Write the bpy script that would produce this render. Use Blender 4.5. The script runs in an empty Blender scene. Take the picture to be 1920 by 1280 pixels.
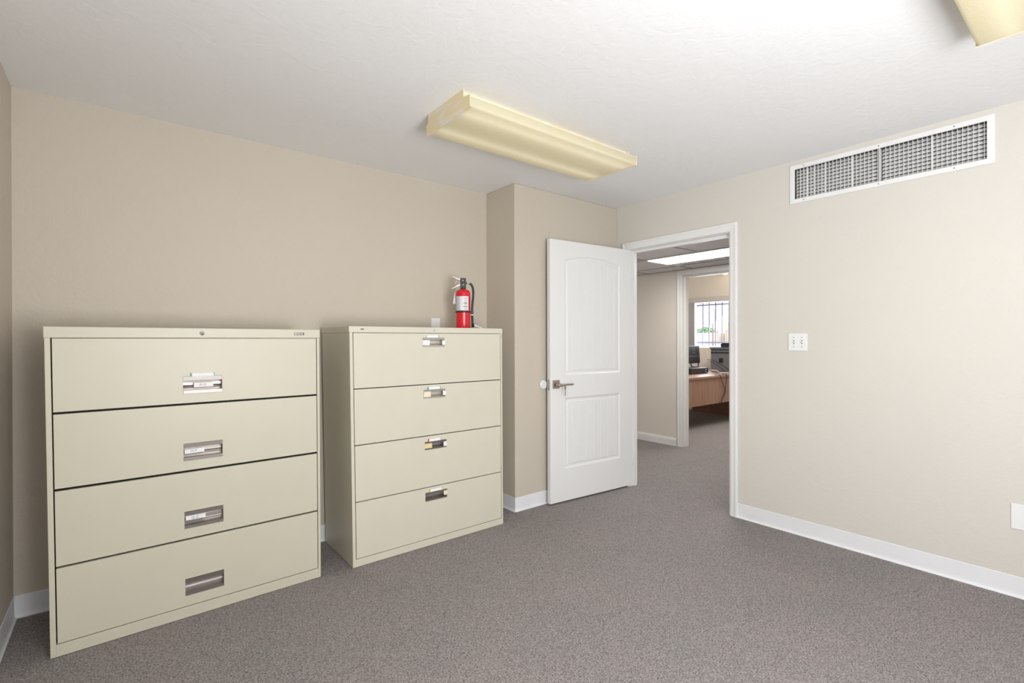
import bpy, bmesh, math, random
from mathutils import Vector, Matrix

random.seed(7)
scn = bpy.context.scene
col = scn.collection
PI = math.pi

# ------------------------------------------------------------------ camera
FPX = 917.513
cam_d = bpy.data.cameras.new('camera')
cam_d.sensor_fit = 'HORIZONTAL'; cam_d.sensor_width = 36.0
cam_d.lens = FPX / 1920.0 * 36.0
cam_d.clip_start = 0.02; cam_d.clip_end = 300
cam = bpy.data.objects.new('camera', cam_d); col.objects.link(cam)
F_ = Vector((0.623174, 0.78208, -0.00198)); R_ = Vector((0.782077, -0.623177, -0.002467))
U_ = R_.cross(F_).normalized()
m3 = Matrix((R_, U_, -F_)).transposed()
cam.matrix_world = Matrix.Translation((0, 0, 1.27068)) @ m3.to_4x4()
scn.camera = cam

# ------------------------------------------------------------------ room measures (metres)
H = 2.44
XL, XB, XR, YB, YB2 = -0.394, 2.2786, 3.449, 3.184, 2.825
YF = -2.2                     # wall behind the camera
XR2 = 3.549                   # hall side of the door wall
XH, XH2 = 5.20, 5.33          # wall across the hall
XW = 8.15                     # far wall of the office
DY0, DY1, DZ = 1.793, 2.691, 2.052       # doorway in the right wall
EY0, EY1, EZ = 2.37, 3.284, 2.035       # doorway across the hall
HZ = 2.105                    # dropped ceiling of the hall

# ------------------------------------------------------------------ world, daylight, exposure
scn.view_settings.view_transform = 'Standard'
scn.view_settings.look = 'None'
scn.view_settings.gamma = 1.0
scn.view_settings.use_curve_mapping = False
scn.view_settings.exposure = 0.10

w = bpy.data.worlds.new('sky'); scn.world = w; w.use_nodes = True
bg = w.node_tree.nodes['Background']
bg.inputs[0].default_value = (0.86, 0.93, 1.0, 1); bg.inputs[1].default_value = 2.4


def area(name, loc, target, sx, sy, power, color, spread=PI):
    d = bpy.data.lights.new(name, 'AREA'); d.shape = 'RECTANGLE'; d.size = sx; d.size_y = sy
    d.energy = power; d.color = color; d.spread = spread
    o = bpy.data.objects.new(name, d); col.objects.link(o)
    o.location = loc
    o.rotation_euler = (Vector(target) - Vector(loc)).to_track_quat('-Z', 'Y').to_euler()
    return o


# daylight through the window in the left wall behind the camera, and the photographer's flash bounced off the ceiling
area('window_daylight', (XL - 0.06, -1.15, 1.5), (3.0, 0.1, 1.7), 1.4, 1.1, 24, (0.95, 0.98, 1.0))
area('bounce_flash', (0.85, -0.90, 1.10), (1.40, 1.20, 2.44), 1.0, 1.0, 74, (0.97, 0.985, 1.0))
# daylight through the far office window
area('office_daylight', (XW + 0.30, 4.35, 1.6), (6.0, 3.6, 0.6), 1.5, 0.9, 36, (0.92, 0.96, 1.0))
# added fill light, out of sight, brightens floor, desk and wall of the far office
area('office_fill', (6.3, 3.1, 2.36), (7.4, 3.9, 0.9), 1.1, 0.5, 38, (1.0, 0.97, 0.93))


# ------------------------------------------------------------------ materials
def new_mat(name):
    m = bpy.data.materials.new(name); m.use_nodes = True
    return m, m.node_tree, m.node_tree.nodes['Principled BSDF']


def mat(name, color, rough=0.5, metal=0.0, var=0.03, vscale=8.0, bump=0.0, bscale=60.0, detail=3.0,
        aniso=None, spec=0.5, dist=0.002):
    m, nt, b = new_mat(name)
    N, L = nt.nodes, nt.links
    tc = N.new('ShaderNodeTexCoord')
    nz = N.new('ShaderNodeTexNoise'); nz.inputs['Scale'].default_value = vscale
    nz.inputs['Detail'].default_value = 4
    if aniso:
        mp = N.new('ShaderNodeMapping'); mp.inputs['Scale'].default_value = aniso
        L.new(tc.outputs['Object'], mp.inputs['Vector']); src = mp.outputs['Vector']
    else:
        src = tc.outputs['Object']
    L.new(src, nz.inputs['Vector'])
    cr = N.new('ShaderNodeValToRGB')
    lo = [max(0, c * (1 - var)) for c in color]; hi = [min(1, c * (1 + var)) for c in color]
    cr.color_ramp.elements[0].position = 0.3; cr.color_ramp.elements[1].position = 0.7
    cr.color_ramp.elements[0].color = (*lo, 1); cr.color_ramp.elements[1].color = (*hi, 1)
    L.new(nz.outputs['Fac'], cr.inputs['Fac']); L.new(cr.outputs['Color'], b.inputs['Base Color'])
    b.inputs['Roughness'].default_value = rough; b.inputs['Metallic'].default_value = metal
    b.inputs['Specular IOR Level'].default_value = spec
    if bump:
        n2 = N.new('ShaderNodeTexNoise'); n2.inputs['Scale'].default_value = bscale
        n2.inputs['Detail'].default_value = detail; n2.inputs['Roughness'].default_value = 0.55
        L.new(src, n2.inputs['Vector'])
        bp = N.new('ShaderNodeBump'); bp.inputs['Strength'].default_value = bump
        bp.inputs['Distance'].default_value = dist
        L.new(n2.outputs['Fac'], bp.inputs['Height']); L.new(bp.outputs['Normal'], b.inputs['Normal'])
    return m


def carpet_mat():
    m, nt, b = new_mat('loop_pile_carpet')
    N, L = nt.nodes, nt.links
    tc = N.new('ShaderNodeTexCoord')
    a = N.new('ShaderNodeTexVoronoi'); a.inputs['Scale'].default_value = 290
    g = N.new('ShaderNodeTexNoise'); g.inputs['Scale'].default_value = 130; g.inputs['Detail'].default_value = 5; g.inputs['Roughness'].default_value = 0.8
    c = N.new('ShaderNodeTexNoise'); c.inputs['Scale'].default_value = 3.0; c.inputs['Detail'].default_value = 6; c.inputs['Roughness'].default_value = 0.65
    for t in (a, c, g): L.new(tc.outputs['Object'], t.inputs['Vector'])
    sx = N.new('ShaderNodeSeparateColor'); L.new(a.outputs['Color'], sx.inputs[0])
    av = N.new('ShaderNodeMath'); av.operation = 'MULTIPLY_ADD'; av.inputs[1].default_value = 0.40
    L.new(sx.outputs[0], av.inputs[0]); L.new(g.outputs['Fac'], av.inputs[2])
    r1 = N.new('ShaderNodeValToRGB')
    r1.color_ramp.elements[0].position = 0.36; r1.color_ramp.elements[1].position = 1.06
    r1.color_ramp.elements[0].color = (0.085, 0.073, 0.071, 1); r1.color_ramp.elements[1].color = (0.47, 0.432, 0.427, 1)
    r2 = N.new('ShaderNodeValToRGB')
    r2.color_ramp.elements[0].position = 0.3; r2.color_ramp.elements[1].position = 0.7
    r2.color_ramp.elements[0].color = (0.89, 0.92, 0.91, 1); r2.color_ramp.elements[1].color = (1, 0.965, 0.96, 1)
    L.new(av.outputs[0], r1.inputs['Fac']); L.new(c.outputs['Fac'], r2.inputs['Fac'])
    mx = N.new('ShaderNodeMix'); mx.data_type = 'RGBA'; mx.blend_type = 'MULTIPLY'; mx.inputs['Factor'].default_value = 1
    L.new(r1.outputs['Color'], mx.inputs['A']); L.new(r2.outputs['Color'], mx.inputs['B'])
    L.new(mx.outputs['Result'], b.inputs['Base Color'])
    b.inputs['Roughness'].default_value = 0.95; b.inputs['Specular IOR Level'].default_value = 0.1
    bp = N.new('ShaderNodeBump'); bp.inputs['Strength'].default_value = 0.2; bp.inputs['Distance'].default_value = 0.002
    L.new(a.outputs['Distance'], bp.inputs['Height']); L.new(bp.outputs['Normal'], b.inputs['Normal'])
    return m


def trowel_mat(name, color, strength=0.35, scale=17.0, rough=0.75):
    """painted hand-trowelled plaster: soft ridges and a fine orange peel"""
    m, nt, b = new_mat(name)
    N, L = nt.nodes, nt.links
    tc = N.new('ShaderNodeTexCoord')
    a = N.new('ShaderNodeTexNoise'); a.inputs['Scale'].default_value = scale; a.inputs['Detail'].default_value = 5
    a.inputs['Distortion'].default_value = 1.1
    c = N.new('ShaderNodeTexNoise'); c.inputs['Scale'].default_value = 120; c.inputs['Detail'].default_value = 2
    d = N.new('ShaderNodeTexNoise'); d.inputs['Scale'].default_value = 1.3; d.inputs['Detail'].default_value = 2
    for t in (a, c, d): L.new(tc.outputs['Object'], t.inputs['Vector'])
    mm = N.new('ShaderNodeMath'); mm.operation = 'MULTIPLY_ADD'; mm.inputs[1].default_value = 0.25
    L.new(c.outputs['Fac'], mm.inputs[0]); L.new(a.outputs['Fac'], mm.inputs[2])
    bp = N.new('ShaderNodeBump'); bp.inputs['Strength'].default_value = strength; bp.inputs['Distance'].default_value = 0.004
    L.new(mm.outputs[0], bp.inputs['Height']); L.new(bp.outputs['Normal'], b.inputs['Normal'])
    cr = N.new('ShaderNodeValToRGB'); cr.color_ramp.elements[0].position = 0.3; cr.color_ramp.elements[1].position = 0.7
    cr.color_ramp.elements[0].color = (*[k * 0.985 for k in color], 1)
    cr.color_ramp.elements[1].color = (*[min(1, k * 1.01) for k in color], 1)
    L.new(d.outputs['Fac'], cr.inputs['Fac']); L.new(cr.outputs['Color'], b.inputs['Base Color'])
    b.inputs['Roughness'].default_value = rough; b.inputs['Specular IOR Level'].default_value = 0.3
    return m


def wood_mat(name, c1, c2, rough=0.4):
    m, nt, b = new_mat(name)
    N, L = nt.nodes, nt.links
    tc = N.new('ShaderNodeTexCoord'); mp = N.new('ShaderNodeMapping')
    mp.inputs['Scale'].default_value = (9, 9, 0.8)
    nz = N.new('ShaderNodeTexNoise'); nz.inputs['Scale'].default_value = 3; nz.inputs['Detail'].default_value = 6
    nz.inputs['Distortion'].default_value = 0.6
    L.new(tc.outputs['Object'], mp.inputs['Vector']); L.new(mp.outputs['Vector'], nz.inputs['Vector'])
    cr = N.new('ShaderNodeValToRGB'); cr.color_ramp.elements[0].position = 0.3; cr.color_ramp.elements[1].position = 0.7
    cr.color_ramp.elements[0].color = (*c1, 1); cr.color_ramp.elements[1].color = (*c2, 1)
    L.new(nz.outputs['Fac'], cr.inputs['Fac']); L.new(cr.outputs['Color'], b.inputs['Base Color'])
    b.inputs['Roughness'].default_value = rough
    return m


def emit_mat(name, color, strength):
    m = bpy.data.materials.new(name); m.use_nodes = True
    nt = m.node_tree; nt.nodes.clear()
    e = nt.nodes.new('ShaderNodeEmission'); e.inputs[0].default_value = (*color, 1); e.inputs[1].default_value = strength
    o = nt.nodes.new('ShaderNodeOutputMaterial'); nt.links.new(e.outputs[0], o.inputs[0])
    return m


def lens_mat(name, tcol, dcol):
    """yellowed prismatic acrylic: lets the tubes inside glow through"""
    m = bpy.data.materials.new(name); m.use_nodes = True
    nt = m.node_tree; N, L = nt.nodes, nt.links; N.clear()
    t = N.new('ShaderNodeBsdfTranslucent'); t.inputs[0].default_value = (*tcol, 1)
    d = N.new('ShaderNodeBsdfDiffuse'); d.inputs[0].default_value = (*dcol, 1)
    g = N.new('ShaderNodeBsdfGlossy'); g.inputs[0].default_value = (1, 1, 1, 1); g.inputs[1].default_value = 0.35
    tc = N.new('ShaderNodeTexCoord')
    v = N.new('ShaderNodeTexVoronoi'); v.inputs['Scale'].default_value = 190
    L.new(tc.outputs['Object'], v.inputs['Vector'])
    bp = N.new('ShaderNodeBump'); bp.inputs['Strength'].default_value = 0.35; bp.inputs['Distance'].default_value = 0.002
    L.new(v.outputs['Distance'], bp.inputs['Height'])
    for s in (t, d, g): L.new(bp.outputs['Normal'], s.inputs['Normal'])
    m1 = N.new('ShaderNodeMixShader'); m1.inputs[0].default_value = 0.5
    m2 = N.new('ShaderNodeMixShader'); m2.inputs[0].default_value = 0.05
    L.new(t.outputs[0], m1.inputs[1]); L.new(d.outputs[0], m1.inputs[2])
    L.new(m1.outputs[0], m2.inputs[1]); L.new(g.outputs[0], m2.inputs[2])
    o = N.new('ShaderNodeOutputMaterial'); L.new(m2.outputs[0], o.inputs[0])
    return m


M = {}
M['carpet'] = carpet_mat()
M['ceiling'] = trowel_mat('ceiling_paint', (0.87, 0.87, 0.88), 0.55, 15)
M['taupe'] = trowel_mat('taupe_wall_paint', (0.60, 0.54, 0.455), 0.60, 22, 0.55)
M['cream'] = trowel_mat('cream_wall_paint', (0.69, 0.66, 0.605), 0.45, 22)
M['hallwall'] = trowel_mat('beige_hall_paint', (0.78, 0.725, 0.65), 0.15, 22)
M['white'] = mat('white_trim_paint', (0.84, 0.84, 0.83), 0.35, var=0.012, bump=0.05, bscale=40)
M['door'] = mat('white_door_paint', (0.83, 0.83, 0.825), 0.38, var=0.01, bump=0.06, bscale=90, aniso=(1, 1, 0.12))
M['vinyl'] = mat('white_vinyl_base', (0.84, 0.845, 0.87), 0.42, var=0.02)
M['putty'] = mat('putty_enamel', (0.605, 0.572, 0.462), 0.42, var=0.012, bump=0.04, bscale=350)
M['putty2'] = mat('warm_putty_enamel', (0.655, 0.622, 0.515), 0.42, var=0.012, bump=0.04, bscale=350)
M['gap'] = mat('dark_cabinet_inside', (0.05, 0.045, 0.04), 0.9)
M['steel_reflected'] = mat('pull_metal_painted_reflection', (0.66, 0.62, 0.56), 0.42, 0.8, var=0.05, vscale=20)  # paler copy for the upper pulls, their reflected light put into the colour
M['steel'] = mat('brushed_pull_metal', (0.47, 0.44, 0.415), 0.33, 0.95, var=0.08, vscale=20, aniso=(1, 12, 12))
M['nickel'] = mat('satin_nickel', (0.50, 0.44, 0.37), 0.28, 1.0)
M['chrome'] = mat('chrome', (0.75, 0.75, 0.75), 0.15, 1.0)
M['paper'] = mat('white_card', (0.86, 0.86, 0.88), 0.7, var=0.01)
M['papercream'] = mat('cream_card', (0.82, 0.75, 0.60), 0.7, var=0.02)
M['paperyellow'] = mat('yellow_card', (0.80, 0.66, 0.36), 0.7, var=0.03)
M['ink'] = mat('pen_ink', (0.09, 0.09, 0.16), 0.6)
M['green'] = mat('green_plastic', (0.02, 0.42, 0.26), 0.4)
M['blue'] = mat('blue_plastic', (0.09, 0.10, 0.45), 0.4)
M['red_p'] = mat('pink_red_plastic', (0.65, 0.06, 0.13), 0.4)
M['yellow_p'] = mat('yellow_plastic', (0.80, 0.70, 0.08), 0.4)
M['badge'] = mat('dark_badge', (0.10, 0.085, 0.075), 0.35)
M['red'] = mat('red_enamel', (0.70, 0.018, 0.03), 0.22, var=0.02)
M['black'] = mat('black_plastic', (0.022, 0.022, 0.025), 0.38)
M['rubber'] = mat('black_rubber', (0.03, 0.037, 0.042), 0.45)
M['label'] = mat('white_label', (0.80, 0.80, 0.83), 0.35, var=0.01)
M['print'] = mat('grey_print', (0.32, 0.33, 0.36), 0.6)
M['plate'] = mat('white_plate_plastic', (0.86, 0.86, 0.86), 0.3, var=0.01)
M['slot'] = mat('dark_slot', (0.12, 0.12, 0.12), 0.6)
M['vent'] = mat('vent_enamel', (0.83, 0.83, 0.825), 0.35, var=0.02)
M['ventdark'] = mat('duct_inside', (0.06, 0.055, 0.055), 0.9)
M['tee'] = mat('grid_tee', (0.36, 0.34, 0.33), 0.5)
M['tile'] = mat('ceiling_tile', (0.74, 0.72, 0.73), 0.9, var=0.05, vscale=60, bump=0.3, bscale=120)
M['wood'] = wood_mat('brown_laminate', (0.27, 0.145, 0.095), (0.36, 0.21, 0.145))
M['wood2'] = wood_mat('reddish_laminate', (0.22, 0.095, 0.055), (0.31, 0.145, 0.09))
M['grey_fabric'] = mat('grey_panel', (0.15, 0.15, 0.165), 0.8, var=0.12, vscale=90)
M['blind'] = mat('grey_blind_fabric', (0.58, 0.55, 0.53), 0.8, var=0.05, vscale=50)
M['bar'] = mat('grey_window_bar', (0.22, 0.21, 0.29), 0.5)


def fixture_metal():
    """cream enamel with patches where white paint has worn on"""
    m, nt, b = new_mat('cream_fixture_enamel')
    N, L = nt.nodes, nt.links
    tc = N.new('ShaderNodeTexCoord'); mp = N.new('ShaderNodeMapping'); mp.inputs['Scale'].default_value = (6, 6, 22)
    nz = N.new('ShaderNodeTexNoise'); nz.inputs['Scale'].default_value = 1.6; nz.inputs['Detail'].default_value = 5
    L.new(tc.outputs['Object'], mp.inputs['Vector']); L.new(mp.outputs['Vector'], nz.inputs['Vector'])
    cr = N.new('ShaderNodeValToRGB'); cr.color_ramp.elements[0].position = 0.47; cr.color_ramp.elements[1].position = 0.60
    cr.color_ramp.elements[0].color = (0.86, 0.73, 0.46, 1); cr.color_ramp.elements[1].color = (0.85, 0.80, 0.70, 1)
    L.new(nz.outputs['Fac'], cr.inputs['Fac']); L.new(cr.outputs['Color'], b.inputs['Base Color'])
    b.inputs['Roughness'].default_value = 0.45
    return m


M['fixture'] = fixture_metal()
M['lens'] = lens_mat('yellowed_acrylic', (0.88, 0.855, 0.69), (0.84, 0.81, 0.66))
M['tube'] = emit_mat('fluorescent_tube', (1.0, 0.95, 0.86), 1.75)
M['tube2'] = emit_mat('fluorescent_tube_bright', (1.0, 0.95, 0.86), 1.9)
M['troffer'] = emit_mat('hall_light_diffuser', (1.0, 0.98, 0.95), 16.0)
M['bulb'] = emit_mat('warm_bulb', (1.0, 0.80, 0.50), 9.0)


# ------------------------------------------------------------------ mesh helpers
def link(name, bm, m, parent=None, bevel=0.0, seg=2, smooth=False, xf=None, weld=False):
    """BM becomes ONE mesh object; M one material or a list of them"""
    if xf:
        for v in bm.verts: v.co = xf(v.co)
    bmesh.ops.recalc_face_normals(bm, faces=bm.faces)
    me = bpy.data.meshes.new(name); bm.to_mesh(me); bm.free()
    for k in (m if isinstance(m, (list, tuple)) else [m]): me.materials.append(k)
    if smooth:
        for p in me.polygons: p.use_smooth = True
    o = bpy.data.objects.new(name, me); col.objects.link(o)
    if parent: o.parent = parent
    if bevel:
        b = o.modifiers.new('bevel', 'BEVEL'); b.width = bevel; b.segments = seg; b.limit_method = 'ANGLE'
        b.angle_limit = math.radians(35); b.harden_normals = False
    return o


def box(bm, x0, y0, z0, x1, y1, z1, mi=0):
    vs = [bm.verts.new((x, y, z)) for z in (z0, z1) for y in (y0, y1) for x in (x0, x1)]
    for f in ((0, 1, 3, 2), (4, 5, 7, 6), (0, 1, 5, 4), (2, 3, 7, 6), (0, 2, 6, 4), (1, 3, 7, 5)):
        bm.faces.new([vs[i] for i in f]).material_index = mi
    return vs


def prism(bm, prof, axis, a, b, mi=0):
    """closed profile of 2-D points swept from a to b along axis ('x': prof=(y,z), 'y': (x,z), 'z': (x,y))"""
    def P(p, t):
        return {'x': (t, p[0], p[1]), 'y': (p[0], t, p[1]), 'z': (p[0], p[1], t)}[axis]
    A = [bm.verts.new(P(p, a)) for p in prof]; B = [bm.verts.new(P(p, b)) for p in prof]
    n = len(prof)
    for i in range(n):
        bm.faces.new((A[i], A[(i + 1) % n], B[(i + 1) % n], B[i])).material_index = mi
    bm.faces.new(A).material_index = mi; bm.faces.new(list(reversed(B))).material_index = mi


def lathe(bm, prof, cx=0, cy=0, seg=40, mi=0, axis='z', a0=0.0, a1=2 * PI):
    """prof: (r, t) pairs; full turn is closed"""
    full = abs(a1 - a0 - 2 * PI) < 1e-6
    n = seg if full else seg + 1
    rings = []
    for r, t in prof:
        if r < 1e-6 and full:
            p = {'z': (cx, cy, t), 'y': (cx, t, cy), 'x': (t, cx, cy)}[axis]
            rings.append([bm.verts.new(p)]); continue
        ring = []
        for i in range(n):
            a = a0 + (a1 - a0) * i / seg
            u, v = r * math.cos(a), r * math.sin(a)
            ring.append(bm.verts.new({'z': (cx + u, cy + v, t), 'y': (cx + u, t, cy + v), 'x': (t, cx + u, cy + v)}[axis]))
        rings.append(ring)
    for A, B in zip(rings, rings[1:]):
        k = n if full else seg
        for i in range(k):
            j = (i + 1) % n
            if len(A) == 1 and len(B) == 1: continue
            if len(A) == 1: f = bm.faces.new((A[0], B[i], B[j]))
            elif len(B) == 1: f = bm.faces.new((A[i], B[0], A[j]))
            else: f = bm.faces.new((A[i], A[j], B[j], B[i]))
            f.material_index = mi; f.smooth = True


def tube(bm, pts, r, seg=12, mi=0, caps=True):
    pts = [Vector(p) for p in pts]
    rad = r if isinstance(r, (list, tuple)) else [r] * len(pts)
    prev = None; up = None
    for i, p in enumerate(pts):
        t = (pts[min(i + 1, len(pts) - 1)] - pts[max(i - 1, 0)]).normalized()
        if up is None:
            up = Vector((0, 0, 1)) if abs(t.z) < 0.9 else Vector((1, 0, 0))
        a = t.cross(up).normalized(); b = a.cross(t).normalized(); up = b
        ring = [bm.verts.new(p + (a * math.cos(2 * PI * k / seg) + b * math.sin(2 * PI * k / seg)) * rad[i]) for k in range(seg)]
        if prev:
            for k in range(seg):
                f = bm.faces.new((prev[k], prev[(k + 1) % seg], ring[(k + 1) % seg], ring[k])); f.smooth = True; f.material_index = mi
        elif caps: bm.faces.new(ring).material_index = mi
        prev = ring
    if caps: bm.faces.new(list(reversed(prev))).material_index = mi


def smooth_path(pts, n=8):
    P = [Vector(p) for p in pts]; P = [P[0] * 2 - P[1]] + P + [P[-1] * 2 - P[-2]]; out = []
    for i in range(1, len(P) - 2):
        for k in range(n):
            t = k / n; a, b, c, d = P[i - 1], P[i], P[i + 1], P[i + 2]
            out.append(0.5 * ((2 * b) + (c - a) * t + (2 * a - 5 * b + 4 * c - d) * t * t + (3 * b - a - 3 * c + d) * t ** 3))
    out.append(P[-2]); return out


def holed_plate(bm, u0, u1, h0, h1, v0, v1, holes, mi=0):
    """slab in the x-z plane from y=v0 (front) to v1 with rectangular holes [(a0,a1,b0,b1)] (not overlapping)"""
    us = sorted({u0, u1, *[x for h in holes for x in h[:2]]}); hs = sorted({h0, h1, *[x for h in holes for x in h[2:]]})
    def solid(i, j):
        if not (0 <= i < len(us) - 1 and 0 <= j < len(hs) - 1): return False
        cu, ch = (us[i] + us[i + 1]) / 2, (hs[j] + hs[j + 1]) / 2
        return not any(a0 < cu < a1 and b0 < ch < b1 for a0, a1, b0, b1 in holes)
    V = {}
    def vert(i, j, s):
        if (i, j, s) not in V: V[i, j, s] = bm.verts.new((us[i], v1 if s else v0, hs[j]))
        return V[i, j, s]
    for i in range(len(us) - 1):
        for j in range(len(hs) - 1):
            if not solid(i, j): continue
            for s in (0, 1):
                bm.faces.new((vert(i, j, s), vert(i + 1, j, s), vert(i + 1, j + 1, s), vert(i, j + 1, s))).material_index = mi
            for di, dj, a, b in ((-1, 0, (0, 0), (0, 1)), (1, 0, (1, 0), (1, 1)), (0, -1, (0, 0), (1, 0)), (0, 1, (0, 1), (1, 1))):
                if not solid(i + di, j + dj):
                    p, q = (i + a[0], j + a[1]), (i + b[0], j + b[1])
                    bm.faces.new((vert(*p, 0), vert(*q, 0), vert(*q, 1), vert(*p, 1))).material_index = mi


def text_into(bm, s, size, origin, ux, uz, mi, shear=0.0, thick=0.0):
    """flat lettering added to BM as faces; origin is its centre"""
    cu = bpy.data.curves.new('lettering', 'FONT'); cu.body = s; cu.size = size; cu.align_x = 'CENTER'; cu.align_y = 'CENTER'
    cu.shear = shear; cu.resolution_u = 2; cu.offset = thick
    o = bpy.data.objects.new('lettering', cu); col.objects.link(o)
    dg = bpy.context.evaluated_depsgraph_get()
    me = bpy.data.meshes.new_from_object(o.evaluated_get(dg))
    bpy.data.objects.remove(o)
    ux, uz, og = Vector(ux), Vector(uz), Vector(origin)
    vs = [bm.verts.new(og + ux * v.co.x + uz * v.co.y) for v in me.vertices]
    for p in me.polygons:
        try: bm.faces.new([vs[i] for i in p.vertices]).material_index = mi
        except ValueError: pass
    bpy.data.meshes.remove(me)


def thing(name, label, cat, loc=(0, 0, 0), rz=0.0, group=None):
    o = bpy.data.objects.new(name, None); o.empty_display_size = 0.05
    o.location = loc; o.rotation_euler = (0, 0, rz); col.objects.link(o)
    o['label'] = label; o['category'] = cat
    if group: o['group'] = group
    return o


def tag(o, label, cat, group=None):
    o['label'] = label; o['category'] = cat
    if group: o['group'] = group
    return o


def struct(o):
    o['kind'] = 'structure'; return o


def sbox(name, m, *b, parent=None, bevel=0.0):
    bm = bmesh.new(); box(bm, *b)
    o = link(name, bm, m, parent, bevel)
    return o if parent else struct(o)


# ------------------------------------------------------------------ the office in front of us
sbox('floor', M['carpet'], -0.6, YF - 0.2, -0.12, 8.4, 6.0, 0.0)
sbox('ceiling', M['ceiling'], -0.6, YF - 0.2, H, XR2, YB + 0.2, H + 0.12)
bm = bmesh.new()      # wall with a window opening behind the camera
holed_plate(bm, YF - 0.2, YB + 0.12, 0, H, 0.0, 0.12, [(-1.9, -0.4, 0.9, 2.1)])
for v in bm.verts: v.co = Vector((XL - 0.12 + v.co.y, v.co.x, v.co.z))
struct(link('wall_left', bm, M['taupe']))
bm = bmesh.new(); holed_plate(bm, -1.9, -0.4, 0.9, 2.1, 0.0, 0.04, [(-1.86, -1.17, 0.94, 2.06), (-1.13, -0.44, 0.94, 2.06)])
for v in bm.verts: v.co = Vector((XL - 0.12 + v.co.y, v.co.x, v.co.z))
struct(link('window_2', bm, M['white']))
sbox('wall_back', M['taupe'], XL, YB, 0, XB, YB + 0.12, H)
# the furred-out stretch of the back wall behind the open door
sbox('wall_back_projection', M['taupe'], XB, YB2, 0, XR, YB + 0.12, H, bevel=0.006)

bm = bmesh.new()      # wall with the doorway
VY0, VY1, VZ0, VZ1 = 0.4415, 1.3515, 2.1895, 2.3825     # duct opening behind the grille
for a, z0, b, z1 in [(DY1, 0, YB + 0.12, H), (DY0, DZ, DY1, H), (YF - 0.2, 0, VY0, H), (VY1, 0, DY0, H), (VY0, 0, VY1, VZ0), (VY0, VZ1, VY1, H)]:
    box(bm, XR, a, z0, XR2, b, z1)
bmesh.ops.remove_doubles(bm, verts=bm.verts, dist=1e-5)
struct(link('wall_right', bm, M['cream']))

sbox('wall_front', M['cream'], XL, YF - 0.14, 0, XR, YF, H)


# baseboards: coved vinyl, 10 cm high, toe 12 mm out
def cove(name, path_axis, base, a, b, sign, m=None, h=0.102):
    """runs along path_axis from a to b against the plane at BASE, thickness towards sign"""
    s = sign
    prof = [(base, 0.0), (base + s * 0.013, 0.0), (base + s * 0.013, 0.003), (base + s * 0.008, 0.006), (base + s * 0.0045, 0.013),
            (base + s * 0.0035, 0.025), (base + s * 0.0032, h - 0.002), (base + s * 0.0018, h), (base, h)]
    bm = bmesh.new(); prism(bm, prof, path_axis, a, b)
    return struct(link(name, bm, m or M['vinyl']))


cove('baseboard_left', 'y', XL, YF, YB, 1)
cove('baseboard_back', 'x', YB, XL + 0.003, XB, -1)
cove('baseboard_projection_side', 'y', XB, YB2 - 0.003, YB, -1)
cove('baseboard_projection_front', 'x', YB2, XB - 0.003, XR, -1)
cove('baseboard_right', 'y', XR, YF, DY0 - 0.058, -1)
cove('baseboard_right_far', 'y', XR, DY1 + 0.062, YB2, -1)


# door casings and jambs
def casing_profile(o_, i_, x, s):
    """from outer edge o_ to inner edge i_ , wall plane x, proud towards s"""
    d = 1 if i_ > o_ else -1
    return [(x, o_), (x + s * 0.016, o_), (x + s * 0.018, o_ + d * 0.004), (x + s * 0.017, o_ + d * 0.016),
            (x + s * 0.013, o_ + d * 0.02), (x + s * 0.012, i_ - d * 0.010), (x + s * 0.009, i_ - d * 0.002), (x + s * 0.004, i_), (x, i_)]


def door_frame(name, x0, x1, y0, y1, z, wd, wd1=None):
    wd1 = wd1 or wd
    bm = bmesh.new()
    r = -0.003
    for x, s in ((x0, -1), (x1, 1)):
        # vertical legs and mitred head
        for oy, iy in ((y0 - wd, y0 - 0 + r), (y1 + wd1, y1 - r)):
            prof = casing_profile(oy, iy, x, s)
            lo = [bm.verts.new((p[0], p[1], 0.0)) for p in prof]
            hi = [bm.verts.new((p[0], p[1], z - r + abs(p[1] - iy) * ((wd - r) / abs(oy - iy)))) for p in prof]
            n = len(prof)
            for i in range(n): bm.faces.new((lo[i], lo[(i + 1) % n], hi[(i + 1) % n], hi[i]))
            bm.faces.new(lo); bm.faces.new(list(reversed(hi)))
        prof = casing_profile(z + wd - 2 * r, z - r, x, s)
        A, B = [], []
        for px, pz in prof:
            t = pz - (z - r)
            k0 = (wd + r) / (wd - r); k1 = (wd1 + r) / (wd - r)
            A.append(bm.verts.new((px, y0 + r - t * k0, pz))); B.append(bm.verts.new((px, y1 - r + t * k1, pz)))
        n = len(prof)
        for i in range(n): bm.faces.new((A[i], A[(i + 1) % n], B[(i + 1) % n], B[i]))
        bm.faces.new(A); bm.faces.new(list(reversed(B)))
    # jamb lining
    t = 0.004
    box(bm, x0, y0 - 0.001, 0, x1, y0 + t, z - t); box(bm, x0, y1 - t, 0, x1, y1 + 0.001, z - t); box(bm, x0, y0, z - t, x1, y1, z + 0.001)
    # stops
    xs = x0 + 0.045
    box(bm, xs, y0 + t, 0, xs + 0.035, y0 + 0.015, z - 0.022); box(bm, xs, y1 - 0.015, 0, xs + 0.035, y1 - t, z - 0.022)
    box(bm, xs, y0 + t, z - 0.022, xs + 0.035, y1 - t, z - t)
    return struct(link(name, bm, M['white']))


door_frame('trim_1', XR, XR2, DY0, DY1, DZ, 0.058, 0.064)
door_frame('trim_2', XH, XH2, EY0, EY1, EZ, 0.058, 0.060)


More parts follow.
